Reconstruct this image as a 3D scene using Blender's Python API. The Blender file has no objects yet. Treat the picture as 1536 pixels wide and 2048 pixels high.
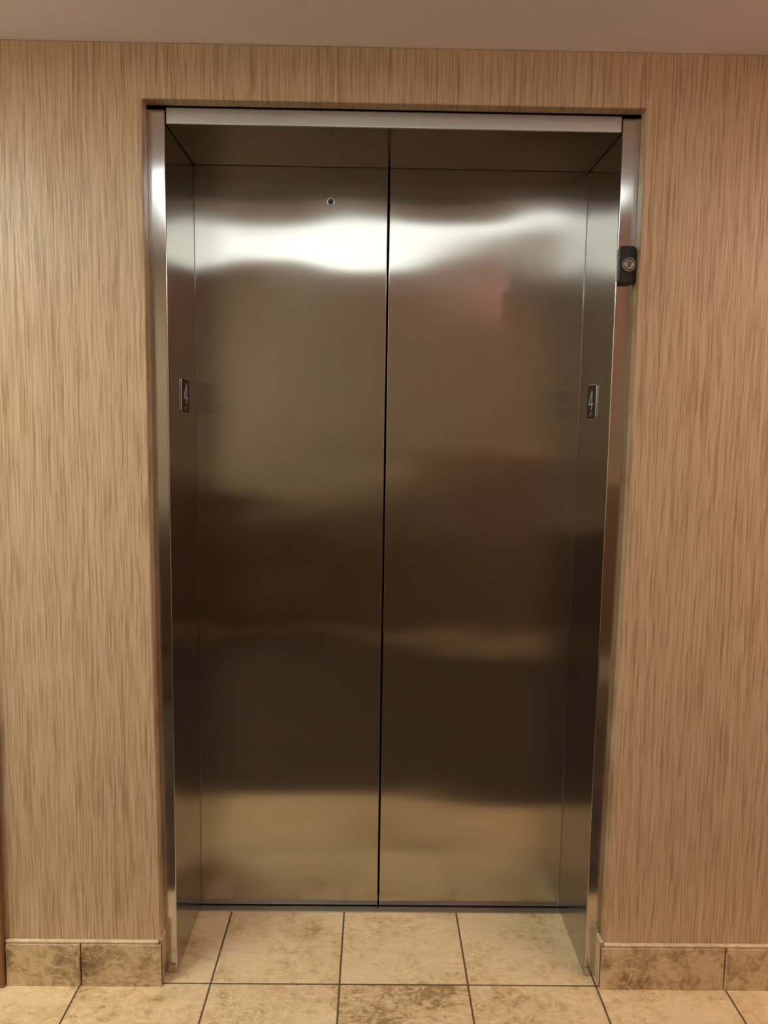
import bpy, bmesh, math
from mathutils import Vector, Matrix
scene=bpy.context.scene
try:
    scene.view_settings.view_transform='Standard'
    scene.view_settings.look='None'
except Exception as e: print(e)

# ---------------------------------------------------------------- helpers
def srgb(r,g,b):
    f=lambda c:(c/255/12.92) if c/255<=.04045 else ((c/255+.055)/1.055)**2.4
    return (f(r),f(g),f(b),1)
class NT:
    def __init__(s,name):
        s.m=bpy.data.materials.new(name); s.m.use_nodes=True
        s.t=s.m.node_tree; s.n=s.t.nodes; s.l=s.t.links
        s.b=s.n['Principled BSDF']
    def node(s,t,**k):
        n=s.n.new(t)
        for a,v in k.items(): setattr(n,a,v)
        return n
    def math(s,op,a,b=None,c=None):
        n=s.node('ShaderNodeMath',operation=op)
        for i,v in enumerate((a,b,c)):
            if v is None: continue
            if isinstance(v,(int,float)): n.inputs[i].default_value=v
            else: s.l.new(v,n.inputs[i])
        return n.outputs[0]
    def pos(s): return s.node('ShaderNodeNewGeometry').outputs['Position']
    def scaled(s,vec,sc,off=(0,0,0)):
        n=s.node('ShaderNodeMapping'); n.inputs['Scale'].default_value=sc; n.inputs['Location'].default_value=off
        s.l.new(vec,n.inputs['Vector']); return n.outputs[0]
    def noise(s,vec,scale=1,detail=2,rough=.5,dist=0):
        n=s.node('ShaderNodeTexNoise'); s.l.new(vec,n.inputs['Vector'])
        n.inputs['Scale'].default_value=scale; n.inputs['Detail'].default_value=detail
        n.inputs['Roughness'].default_value=rough; n.inputs['Distortion'].default_value=dist
        return n.outputs[0]
    def ramp(s,fac,stops,interp='LINEAR'):
        n=s.node('ShaderNodeValToRGB'); s.l.new(fac,n.inputs[0]); cr=n.color_ramp; cr.interpolation=interp
        while len(cr.elements)<len(stops): cr.elements.new(.5)
        for e,(p,c) in zip(cr.elements,stops):
            e.position=p; e.color=c if not isinstance(c,(int,float)) else (c,c,c,1)
        return n.outputs[0]
    def mix(s,fac,a,b,mode='MIX'):
        n=s.node('ShaderNodeMix',data_type='RGBA',blend_type=mode)
        for i,v in ((0,fac),(6,a),(7,b)):
            if isinstance(v,(int,float)): n.inputs[i].default_value=v
            elif isinstance(v,tuple): n.inputs[i].default_value=v
            else: s.l.new(v,n.inputs[i])
        return n.outputs[2]
    def bump(s,h,dist,strength=1,normal=None):
        n=s.node('ShaderNodeBump'); n.inputs['Distance'].default_value=dist; n.inputs['Strength'].default_value=strength
        s.l.new(h,n.inputs['Height'])
        if normal is not None: s.l.new(normal,n.inputs['Normal'])
        return n.outputs[0]
    def set(s,k,v):
        if isinstance(v,(int,float,tuple)): s.b.inputs[k].default_value=v
        else: s.l.new(v,s.b.inputs[k])

def simple(name,col,rough=.5,metal=0,emis=None,es=0):
    t=NT(name); t.set('Base Color',col); t.set('Roughness',rough); t.set('Metallic',metal)
    p=t.pos(); n=t.noise(p,40,3); t.set('Roughness',t.math('MULTIPLY_ADD',n,.1,rough-.05))
    if emis: t.set('Emission Color',emis); t.set('Emission Strength',es)
    return t.m

def steel(name,col,rough,aniso,tangent,wave=0.0,grain_axis='x',stain=False,off=(3.1,0,1.7)):
    t=NT(name); p=t.pos()
    sc=(3,3,900) if grain_axis=='x' else (900,900,3)
    g=t.noise(t.scaled(p,sc),1,2)
    big=t.noise(p,3,3)
    c=t.mix(t.math('MULTIPLY',g,.35),col,tuple(x*.8 for x in col[:3])+(1,))
    t.set('Metallic',1.0)
    r=t.math('MULTIPLY_ADD',big,.05,rough-.025)
    r=t.math('MULTIPLY_ADD',g,.03,r)
    if stain:
        z=t.node('ShaderNodeSeparateXYZ'); t.l.new(p,z.inputs[0])
        m=t.math('MULTIPLY',t.ramp(z.outputs[2],[(0.08,0),(.14,1),(.17,1),(.26,0)]),
                 t.ramp(t.noise(t.scaled(p,(22,22,45)),1,5,.7),[(.5,0),(.7,1)]))
        c=t.mix(t.math('MULTIPLY',m,.3),c,tuple(min(1,x*1.2) for x in col[:3])+(1,))
    t.set('Base Color',c)
    t.set('Roughness',r)
    t.set('Anisotropic',aniso)
    tv=t.node('ShaderNodeCombineXYZ')
    for i in range(3): tv.inputs[i].default_value=tangent[i]
    t.l.new(tv.outputs[0],t.b.inputs['Tangent'])
    if wave:
        w=t.noise(t.scaled(p,(1.9,1,3.4),off),1,1,.4)
        t.set('Normal',t.bump(w,wave))
    return t.m

def new_obj(name,bm,mat,parent=None,bevel=0,seg=2,smooth=False,**props):
    me=bpy.data.meshes.new(name); bm.normal_update(); bm.to_mesh(me); bm.free()
    o=bpy.data.objects.new(name,me); scene.collection.objects.link(o)
    if mat: me.materials.append(mat)
    if parent: o.parent=parent
    if bevel:
        m=o.modifiers.new('bevel','BEVEL'); m.width=bevel; m.segments=seg; m.limit_method='ANGLE'; m.angle_limit=math.radians(40)
    if smooth or bevel:
        for f in me.polygons: f.use_smooth=True
        if bevel:
            wn=o.modifiers.new('wn','WEIGHTED_NORMAL'); wn.keep_sharp=True
    for k,v in props.items(): o[k]=v
    return o
def box(bm,x0,x1,y0,y1,z0,z1):
    vs=[bm.verts.new((x,y,z)) for x in (x0,x1) for y in (y0,y1) for z in (z0,z1)]
    for q in ((0,1,3,2),(4,6,7,5),(0,4,5,1),(2,3,7,6),(0,2,6,4),(1,5,7,3)):
        bm.faces.new([vs[i] for i in q])
    bmesh.ops.recalc_face_normals(bm,faces=bm.faces[:])
def prism(bm,pts,axis,a,b):
    def P(u,v,w):
        return {'x':(w,u,v),'y':(u,w,v),'z':(u,v,w)}[axis]
    A=[bm.verts.new(P(u,v,a)) for u,v in pts]; B=[bm.verts.new(P(u,v,b)) for u,v in pts]
    bm.faces.new(A); bm.faces.new(B[::-1])
    n=len(pts)
    for i in range(n): bm.faces.new((A[i],B[i],B[(i+1)%n],A[(i+1)%n]))
    bmesh.ops.recalc_face_normals(bm,faces=bm.faces[:])
def cyl(bm,c,r,y0,y1,seg=48):
    prism(bm,[(c[0]+r*math.cos(2*math.pi*i/seg),c[1]+r*math.sin(2*math.pi*i/seg)) for i in range(seg)],'y',y0,y1)
def ring(bm,c,r0,r1,y0,y1,seg=48,axis='y'):
    def P(u,v,w): return (u,w,v) if axis=='y' else (u,v,w)
    L=[[bm.verts.new(P(c[0]+r*math.cos(2*math.pi*i/seg),c[1]+r*math.sin(2*math.pi*i/seg),y)) for i in range(seg)] for r,y in ((r0,y1),(r0,y0),(r1,y0),(r1,y1))]
    for k in range(4):
        A,B=L[k],L[(k+1)%4]
        for i in range(seg): bm.faces.new((A[i],B[i],B[(i+1)%seg],A[(i+1)%seg]))
    bmesh.ops.recalc_face_normals(bm,faces=bm.faces[:])
def rrect(cx,cy,w,h,r,seg=6):
    pts=[]
    for sx,sy,a0 in ((1,1,0),(-1,1,90),(-1,-1,180),(1,-1,270)):
        for i in range(seg+1):
            a=math.radians(a0+90*i/seg)
            pts.append((cx+sx*(w/2-r)+r*math.cos(a),cy+sy*(h/2-r)+r*math.sin(a)))
    return pts

# ---------------------------------------------------------------- dimensions
W=0.5335; D=0.2964; HT=2.1224; CEIL=2.283
WY=-0.040; OX=0.573; OZ=2.162
XL,XR,YF=-2.3,2.7,-2.33
GAP=-0.007

# ---------------------------------------------------------------- materials
def wallpaper():
    t=NT('wallpaper_woodgrain'); p=t.pos()
    warp=t.noise(t.scaled(p,(18,18,12)),1,2)
    s=t.node('ShaderNodeSeparateXYZ'); t.l.new(p,s.inputs[0])
    x=t.math('MULTIPLY_ADD',warp,.007,s.outputs[0])
    c=t.node('ShaderNodeCombineXYZ'); t.l.new(x,c.inputs[0]); t.l.new(s.outputs[1],c.inputs[1]); t.l.new(s.outputs[2],c.inputs[2])
    v=c.outputs[0]
    a=t.noise(t.scaled(v,(290,20,7)),1,3,.6)
    b=t.noise(t.scaled(v,(110,20,.9),(5,0,3)),1,2,.5)
    f=t.math('ADD',t.math('MULTIPLY',a,.78),t.math('MULTIPLY',b,.22))
    col=t.ramp(f,[(.37,srgb(158,128,95)),(.45,srgb(179,150,115)),(.51,srgb(191,163,128)),(.61,srgb(202,176,142))])
    t.set('Base Color',col); t.set('Roughness',.36)
    t.set('Specular IOR Level',.5)
    fine=t.noise(t.scaled(v,(200,20,14)),1,2)
    t.set('Normal',t.bump(fine,.0010,.7))
    return t.m
M_wall=wallpaper()
def plain(name,c1,c2,rough=.8):
    t=NT(name); p=t.pos(); n=t.noise(p,6,4)
    t.set('Base Color',t.mix(n,c1,c2)); t.set('Roughness',rough)
    t.set('Normal',t.bump(t.noise(p,250,2),.0005,.4)); return t.m
M_ceil=plain('ceiling_paint',srgb(252,244,250),srgb(255,248,254))
M_opp=plain('opposite_wall_paint',srgb(146,129,104),srgb(154,137,110))
M_side=plain('side_wall_paint',srgb(215,200,182),srgb(220,206,188))
M_dark=plain('gap_shade_black',srgb(18,16,15),srgb(24,22,20))  # black stands in for the shade inside the door gap
M_wood=plain('dark_wood',srgb(58,38,24),srgb(76,50,32),.4)
M_casing=plain('casing_wood',srgb(120,80,46),srgb(138,94,56),.45)

def tile(name,light,mid,dark,grid=True,scale=1):
    t=NT(name); p=t.pos()
    s=t.node('ShaderNodeSeparateXYZ'); t.l.new(p,s.inputs[0])
    u=t.math('DIVIDE',t.math('ADD',s.outputs[0],.1075+.3315*20),.3315)
    v=t.math('DIVIDE',t.math('ADD',s.outputs[1],.036+.3315*20),.3315)
    cell=t.node('ShaderNodeCombineXYZ'); t.l.new(t.math('FLOOR',u),cell.inputs[0]); t.l.new(t.math('FLOOR',v),cell.inputs[1])
    wn=t.node('ShaderNodeTexWhiteNoise'); t.l.new(cell.outputs[0],wn.inputs['Vector'])
    off=t.node('ShaderNodeVectorMath',operation='MULTIPLY_ADD'); t.l.new(wn.outputs['Color'],off.inputs[0]); off.inputs[1].default_value=(9,9,9); t.l.new(p,off.inputs[2])
    q=off.outputs[0]
    n1=t.noise(q,7,6,.62,.6); n2=t.noise(q,38,6,.75,.4); n3=t.noise(t.scaled(q,(6,14,8)),1,4,.6,1.6)
    n1b=t.math('ADD',t.math('MULTIPLY',n1,.5),t.math('MULTIPLY',n2,.5))
    if grid:
        eq=t.math('MULTIPLY',t.math('COMPARE',t.math('FLOOR',u),20,.1),t.math('COMPARE',t.math('FLOOR',v),19,.1))
        row=t.math('LESS_THAN',v,20)
        n1b=t.math('SUBTRACT',n1b,t.math('MULTIPLY',eq,.055))
        n1b=t.math('SUBTRACT',n1b,t.math('MULTIPLY',row,.025))
        n1b=t.math('ADD',n1b,t.math('MULTIPLY_ADD',wn.outputs['Value'],.03,.008))
    col=t.ramp(n1b,[(.38,dark),(.46,mid),(.55,light)])
    vein=t.ramp(n3,[(.47,0),(.5,.65),(.53,0)])
    col=t.mix(vein,col,tuple(min(1,c*1.18) for c in light[:3])+(1,))
    rough=.38
    if grid:
        fu=t.math('FRACT',u); fv=t.math('FRACT',v)
        du=t.math('MINIMUM',fu,t.math('SUBTRACT',1,fu)); dv=t.math('MINIMUM',fv,t.math('SUBTRACT',1,fv))
        d=t.math('MINIMUM',du,dv)
        g=t.ramp(d,[(.0055,1),(.0085,0)])
        col=t.mix(g,col,srgb(90,74,56))
        t.set('Roughness',t.math('MULTIPLY_ADD',g,.5,rough))
        t.set('Normal',t.bump(t.math('SUBTRACT',t.math('MULTIPLY',n2,.1),g),.0015))
    else:
        t.set('Roughness',rough)
    t.set('Base Color',col); t.set('Specular IOR Level',.4)
    return t.m
M_floor=tile('travertine_floor',srgb(229,204,160),srgb(212,183,136),srgb(162,132,88))
M_base=tile('travertine_base',srgb(200,176,136),srgb(160,136,100),srgb(108,90,66),grid=False)
M_basecap=tile('travertine_cap',srgb(220,198,162),srgb(200,177,140),srgb(170,146,110),grid=False)

M_door=steel('brushed_steel_door',(.50,.465,.415,1),.19,.93,(1,0,0),wave=.011,stain=True,off=(3.1,0,2.35))
M_jamb_shade=steel('brushed_steel_jamb_shaded',(.43,.395,.365,1),.12,.6,(.707,.707,0),wave=.006,grain_axis='z')  # jamb steel darkened on the reveals, their shade put into the colour
M_jamb_lit=steel('brushed_steel_jamb_lit',(.60,.575,.55,1),.13,.6,(1,0,0),wave=.006,grain_axis='z')  # same jamb steel lightened on front faces, brightness put into the colour
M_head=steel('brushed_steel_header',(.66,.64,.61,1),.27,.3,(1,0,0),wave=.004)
M_soffit_shade=steel('brushed_steel_soffit_shaded',(.28,.25,.22,1),.13,.5,(1,0,0),wave=.004)  # header steel again, darkened so the underside's shade is in the colour
M_chrome=simple('chrome',(.75,.74,.72,1),.15,1)
M_black=simple('black_plastic',srgb(22,21,22),.35)
M_plate=simple('plate_black',srgb(16,14,14),.45)
M_num=simple('raised_silver',(.65,.63,.6,1),.35,1)
M_numeral=simple('numeral_silver_paint',srgb(190,185,178),.4,0)
M_sill=simple('aluminium_sill',(.55,.53,.5,1),.3,1)
M_lens=simple('lens_grey',srgb(120,116,110),.25,.3)
M_lamp=simple('lamp_diffuser',srgb(240,245,245),.4,0,(.88,1.0,1.0,1),2.9)
M_fillc=simple('fill_diffuser_cool',srgb(240,245,240),.4,0,(.97,1.0,.92,1),18)  # emission for the added cool fill light
M_fillw=simple('fill_diffuser_warm',srgb(245,240,230),.4,0,(1.0,.84,.72,1),12)  # emission for the added warm fill light
M_lamp2=simple('warm_lamp',srgb(250,220,190),.4,0,(1.0,.48,.40,1),330)
M_white=simple('white_enamel',srgb(225,225,222),.4)
def carpetmat():
    t=NT('carpet_pile'); p=t.pos()
    a=t.noise(t.scaled(p,(3,9,1)),1,3); b=t.noise(p,300,2)
    t.set('Base Color',t.ramp(a,[(.4,srgb(50,36,23)),(.6,srgb(80,62,42))])); t.set('Roughness',.95)
    t.set('Normal',t.bump(b,.004)); return t.m
M_carpet=carpetmat()

# ---------------------------------------------------------------- room shell
st=dict(kind='structure')
bm=bmesh.new()
prism(bm,[(XL,0),(-OX+.010,0),(-OX,.9),(-OX-.002,OZ),(OX+.002,OZ),(OX+.006,1.2),(OX-.004,0),(XR,0),(XR,CEIL),(XL,CEIL)],'y',WY,0)
new_obj('wall_back',bm,M_wall,bevel=.003,**st)
bm=bmesh.new(); box(bm,XL,XR,YF-.08,YF,0,CEIL); new_obj('wall_front',bm,M_opp,**st)
bm=bmesh.new(); box(bm,XL-.08,XL,YF-.08,.42,0,CEIL); new_obj('wall_left',bm,M_side,**st)
bm=bmesh.new(); box(bm,XR,XR+.08,YF-.08,.42,0,CEIL); new_obj('wall_right',bm,M_side,**st)
bm=bmesh.new(); box(bm,XL,XR,.36,.42,0,CEIL); new_obj('wall_gap_shade',bm,M_dark,**st)  # added dark sheet behind the doors, keeps the gap black
bm=bmesh.new(); box(bm,XL-.08,XR+.08,YF-.08,.42,-.08,0); new_obj('floor',bm,M_floor,**st)
bm=bmesh.new(); box(bm,XL-.08,XR+.08,YF-.08,.42,CEIL,CEIL+.08); new_obj('ceiling',bm,M_ceil,**st)

def baseboard(name,sign,xs):
    bm=bmesh.new()
    xo=.561
    for a,b in xs:
        pr=[(WY,0),(WY-.010,0),(WY-.010,.112),(WY-.006,.1165),(WY,.1165)]
        prism(bm,pr,'x',a,b)
    x0,x1=sorted((sign*xo,sign*(xo+.0095)))
    box(bm,x0,x1,WY-.0085,0,0,.1165)
    new_obj(name,bm,M_base,bevel=.0015,**st)
baseboard('baseboard_left',-1,[(-.7635,-.561),(-.955,-.7665)])
baseboard('baseboard_right',1,[(.561,.8795),(.8825,1.213),(1.216,1.55),(1.553,XR)])
def cap(name,x0,x1):
    bm=bmesh.new(); box(bm,x0,x1,WY-.010,WY,.1165,.124)
    s=1 if x0>0 else -1
    a,b=sorted((s*.561,s*.5705)); box(bm,a,b,WY-.010,0,.1165,.124)
    new_obj(name,bm,M_basecap,bevel=.0025,**st)
cap('trim_1',-.955,-.561); cap('trim_2',.561,XR)
bm=bmesh.new(); box(bm,-1.045,-.957,WY-.02,WY,0,2.1); box(bm,-1.032,-.972,WY-.027,WY-.02,0,2.1)
new_obj('trim_3',bm,M_casing,bevel=.004,**st)
bm=bmesh.new(); box(bm,XL,XR,YF,YF+.012,0,.15); new_obj('baseboard_front',bm,M_basecap,bevel=.003,**st)
bm=bmesh.new(); box(bm,.1,XR,YF,YF+.02,1.18,1.22); new_obj('trim_4',bm,M_basecap,bevel=.003,**st)
bm=bmesh.new(); box(bm,.0,XR,YF,YF+.008,.15,1.18); new_obj('trim_5',bm,plain('wainscot_brown',srgb(110,84,60),srgb(120,92,66),.6),**st)

bm=bmesh.new(); box(bm,XL,XR,YF+.012,-.3675,0,.006)
new_obj('carpet',bm,M_carpet,label='dark brown patterned hallway carpet beside the beige tile border',category='carpet')

# ---------------------------------------------------------------- elevator
def empty(name,loc=(0,0,0),parent=None,**props):
    e=bpy.data.objects.new(name,None); e.location=loc; e.empty_display_size=.1
    scene.collection.objects.link(e)
    if parent: e.parent=parent
    for k,v in props.items(): e[k]=v
    return e
EL=empty('elevator',label='closed two-panel brushed stainless steel elevator with deep steel frame',category='elevator')
for s in (-1,1):
    bm=bmesh.new()
    pts=[(s*.583,-.0),(s*W,0),(s*W,D-.003),(s*(W+.02),D-.003),(s*(W+.02),.018),(s*.583,.018)]
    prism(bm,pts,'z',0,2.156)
    j=new_obj('jamb',bm,M_jamb_shade,EL,bevel=.0035,seg=3)
    j.data.materials.append(M_jamb_lit)
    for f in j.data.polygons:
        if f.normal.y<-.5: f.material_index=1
bm=bmesh.new()
prism(bm,[(.002,2.1615),(.002,HT),(D-.003,HT),(D-.003,HT+.02),(.02,HT+.02),(.02,2.1615)],'x',-W+.0012,W-.0012)
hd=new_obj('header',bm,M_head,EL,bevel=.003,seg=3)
hd.data.materials.append(M_soffit_shade)
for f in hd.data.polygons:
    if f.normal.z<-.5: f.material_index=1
def panel(x0,x1):
    bm=bmesh.new(); box(bm,x0,x1,D,D+.032,.006,2.17)
    return new_obj('door_panel',bm,M_door,EL,bevel=.0015)
pL=panel(-.62,GAP-.0028); pR=panel(GAP+.0028,.62)
bm=bmesh.new(); ring(bm,(-.164,2.033),.0072,.0100,D-.003,D+.0005)
k=new_obj('keyhole',bm,M_chrome,pL,bevel=.0008,label='chrome keyhole ring')
bm=bmesh.new(); cyl(bm,(-.164,2.033),.0072,D-.0016,D+.0002)
new_obj('lock_core',bm,M_black,k)
bm=bmesh.new(); box(bm,-W,W,.268,D+.03,-.001,.003)
new_obj('sill',bm,M_sill,EL,bevel=.001,label='thin aluminium sill')
def number_plate(s):
    cy,cz=.157,1.502
    n=Vector((-s,0,0)); r=Vector((0,-s,0)); up=Vector((0,0,1))
    org=Vector((s*W,cy,cz))
    def T(bm):
        for v in bm.verts:
            u,w,d=v.co.x,v.co.z,-v.co.y
            v.co=org+r*u+up*w+n*d
        bmesh.ops.recalc_face_normals(bm,faces=bm.faces[:])
    bm=bmesh.new(); prism(bm,rrect(0,0,.082,.092,.009),'y',-.003,.0); T(bm)
    pl=new_obj('floor_number_plate',bm,M_num,EL,bevel=.001,label='black plate with silver rim reading 4')
    bm=bmesh.new(); prism(bm,rrect(0,0,.077,.087,.007),'y',-.0042,-.002); T(bm)
    new_obj('plate_field',bm,M_plate,pl,bevel=.0005)
    bm=bmesh.new()
    y0,y1=-.0052,-.0040; t=.0024
    cx=.0; zt=.034; zb=-.020; zc=-.006
    box(bm,cx+.007-t,cx+.007+t,y0,y1,zb,zt)
    box(bm,cx-.021,cx+.019,y0,y1,zc-t,zc+t)
    prism(bm,[(cx-.021,zc-t),(cx-.021,zc+t+.0015),(cx+.0055,zt),(cx+.0094,zt),(cx+.0094,zt-.004),(cx-.0155,zc+t)],'y',y0,y1)
    T(bm); new_obj('numeral',bm,M_numeral,pl)
    bm=bmesh.new()
    dots=[(1,2),(1,1),(1,0),(0,0)]; d2=[(0,2),(1,2),(1,1)]
    for i,j in dots: cyl(bm,(-.012+.004*i,-.036+.004*j),.0011,-.0050,-.004,10)
    for i,j in d2: cyl(bm,(.004+.004*i,-.036+.004*j),.0011,-.0050,-.004,10)
    T(bm); new_obj('braille',bm,M_numeral,pl)
number_plate(-1); number_plate(1)
bm=bmesh.new()
cx,cz=.5535,1.8185
pts=rrect(cx,cz,.040,.084,.007)
out=[]
for x,z in pts: out.append((x,z+ (.003*(1-((x-cx)/.020)**2))*(1 if z>cz else -1)))
prism(bm,out,'y',-.020,.0)
lan=new_obj('hall_lantern',bm,M_black,EL,bevel=.003,seg=3,label='black oval-ended indicator housing with round lens')
bm=bmesh.new(); ring(bm,(cx+.003,cz),.0115,.0168,-.0245,-.017); new_obj('lens_rim',bm,M_lens,lan,bevel=.001)
bm=bmesh.new(); ring(bm,(cx+.003,cz),.0060,.0110,-.0235,-.017); new_obj('lens_ring',bm,M_chrome,lan,bevel=.001)
bm=bmesh.new(); cyl(bm,(cx+.003,cz),.0055,-.0230,-.017,32); new_obj('lens',bm,M_lens,lan,bevel=.001)

# ---------------------------------------------------------------- ceiling lights, added fill lights and furniture of the hallway
def fixture(x0,x1,y0,y1,mat,label,h=.045):
    E=empty('ceiling_light',((x0+x1)/2,(y0+y1)/2,CEIL),label=label,category='ceiling light')
    mi=Matrix.Translation(-E.location)
    def add(n,bm,m,bev):
        for v in bm.verts: v.co=mi@v.co
        return new_obj(n,bm,m,E,bevel=bev)
    bm=bmesh.new(); box(bm,x0-.01,x1+.01,y0-.01,y1+.01,CEIL-.012,CEIL); add('housing',bm,M_white,.002)
    bm=bmesh.new(); box(bm,x0,x1,y0,y1,CEIL-h,CEIL-.010); add('diffuser',bm,mat,.012)
fixture(-.88,.30,-1.55,-.85,M_lamp,'added unseen cool fill light with frosted diffuser')
fixture(.36,.84,-1.02,-.88,M_lamp,'slim white fluorescent ceiling light with frosted diffuser')
fixture(-2.1,-1.5,-1.9,-.7,M_fillc,'added unseen cool fill light with frosted diffuser',.03)  # added out of view on the left to brighten the walls
fixture(1.55,2.15,-1.3,-.6,M_fillw,'added unseen fill light with warm frosted diffuser',.03)  # extra warm source added out of view on the right for wall brightness
E=empty('dome_light',(2.03,-2.1,CEIL),label='small round ceiling light with warm frosted dome',category='ceiling light')
bm=bmesh.new(); ring(bm,(0,0),.062,.09,-.014,0,axis='z'); new_obj('trim_ring',bm,M_white,E,bevel=.002)
bm=bmesh.new(); bmesh.ops.create_uvsphere(bm,u_segments=32,v_segments=16,radius=.06)
for v in bm.verts: v.co.z=min(v.co.z,0)
new_obj('lamp',bm,M_lamp2,E,smooth=True)

E=empty('console_table',(-.75,YF+.16,0.006),label='dark wood console table against the hallway wall',category='table')
bm=bmesh.new(); box(bm,-.65,.65,-.145,.13,.90,.93); new_obj('table_top',bm,M_wood,E,bevel=.004)
bm=bmesh.new(); box(bm,-.61,.61,-.13,.11,.2,.90); new_obj('body',bm,M_wood,E,bevel=.003)
for x in (-.58,.58):
    for y in (-.11,.09):
        bm=bmesh.new(); box(bm,x-.025,x+.025,y-.02,y+.02,0,.2); new_obj('leg',bm,M_wood,E,bevel=.003)

# ---------------------------------------------------------------- world + camera
w=bpy.data.worlds.new('world'); scene.world=w; w.use_nodes=True
w.node_tree.nodes['Background'].inputs[0].default_value=(.02,.018,.015,1)
cam=bpy.data.cameras.new('camera'); co=bpy.data.objects.new('camera',cam); scene.collection.objects.link(co)
right=Vector((.99983,-.01072,.01501)); fwd=Vector((.01232,.99375,-.11097)); up=Vector((-.01372,.11114,.99371))
m=Matrix.Identity(4)
for i in range(3):
    m[i][0]=right[i]; m[i][1]=up[i]; m[i][2]=-fwd[i]
m.translation=Vector((-.0352,-1.9513,1.4404))
co.matrix_world=m
cam.sensor_fit='VERTICAL'; cam.sensor_height=24; cam.lens=24*1599.86/2048; cam.clip_start=.02
scene.camera=co
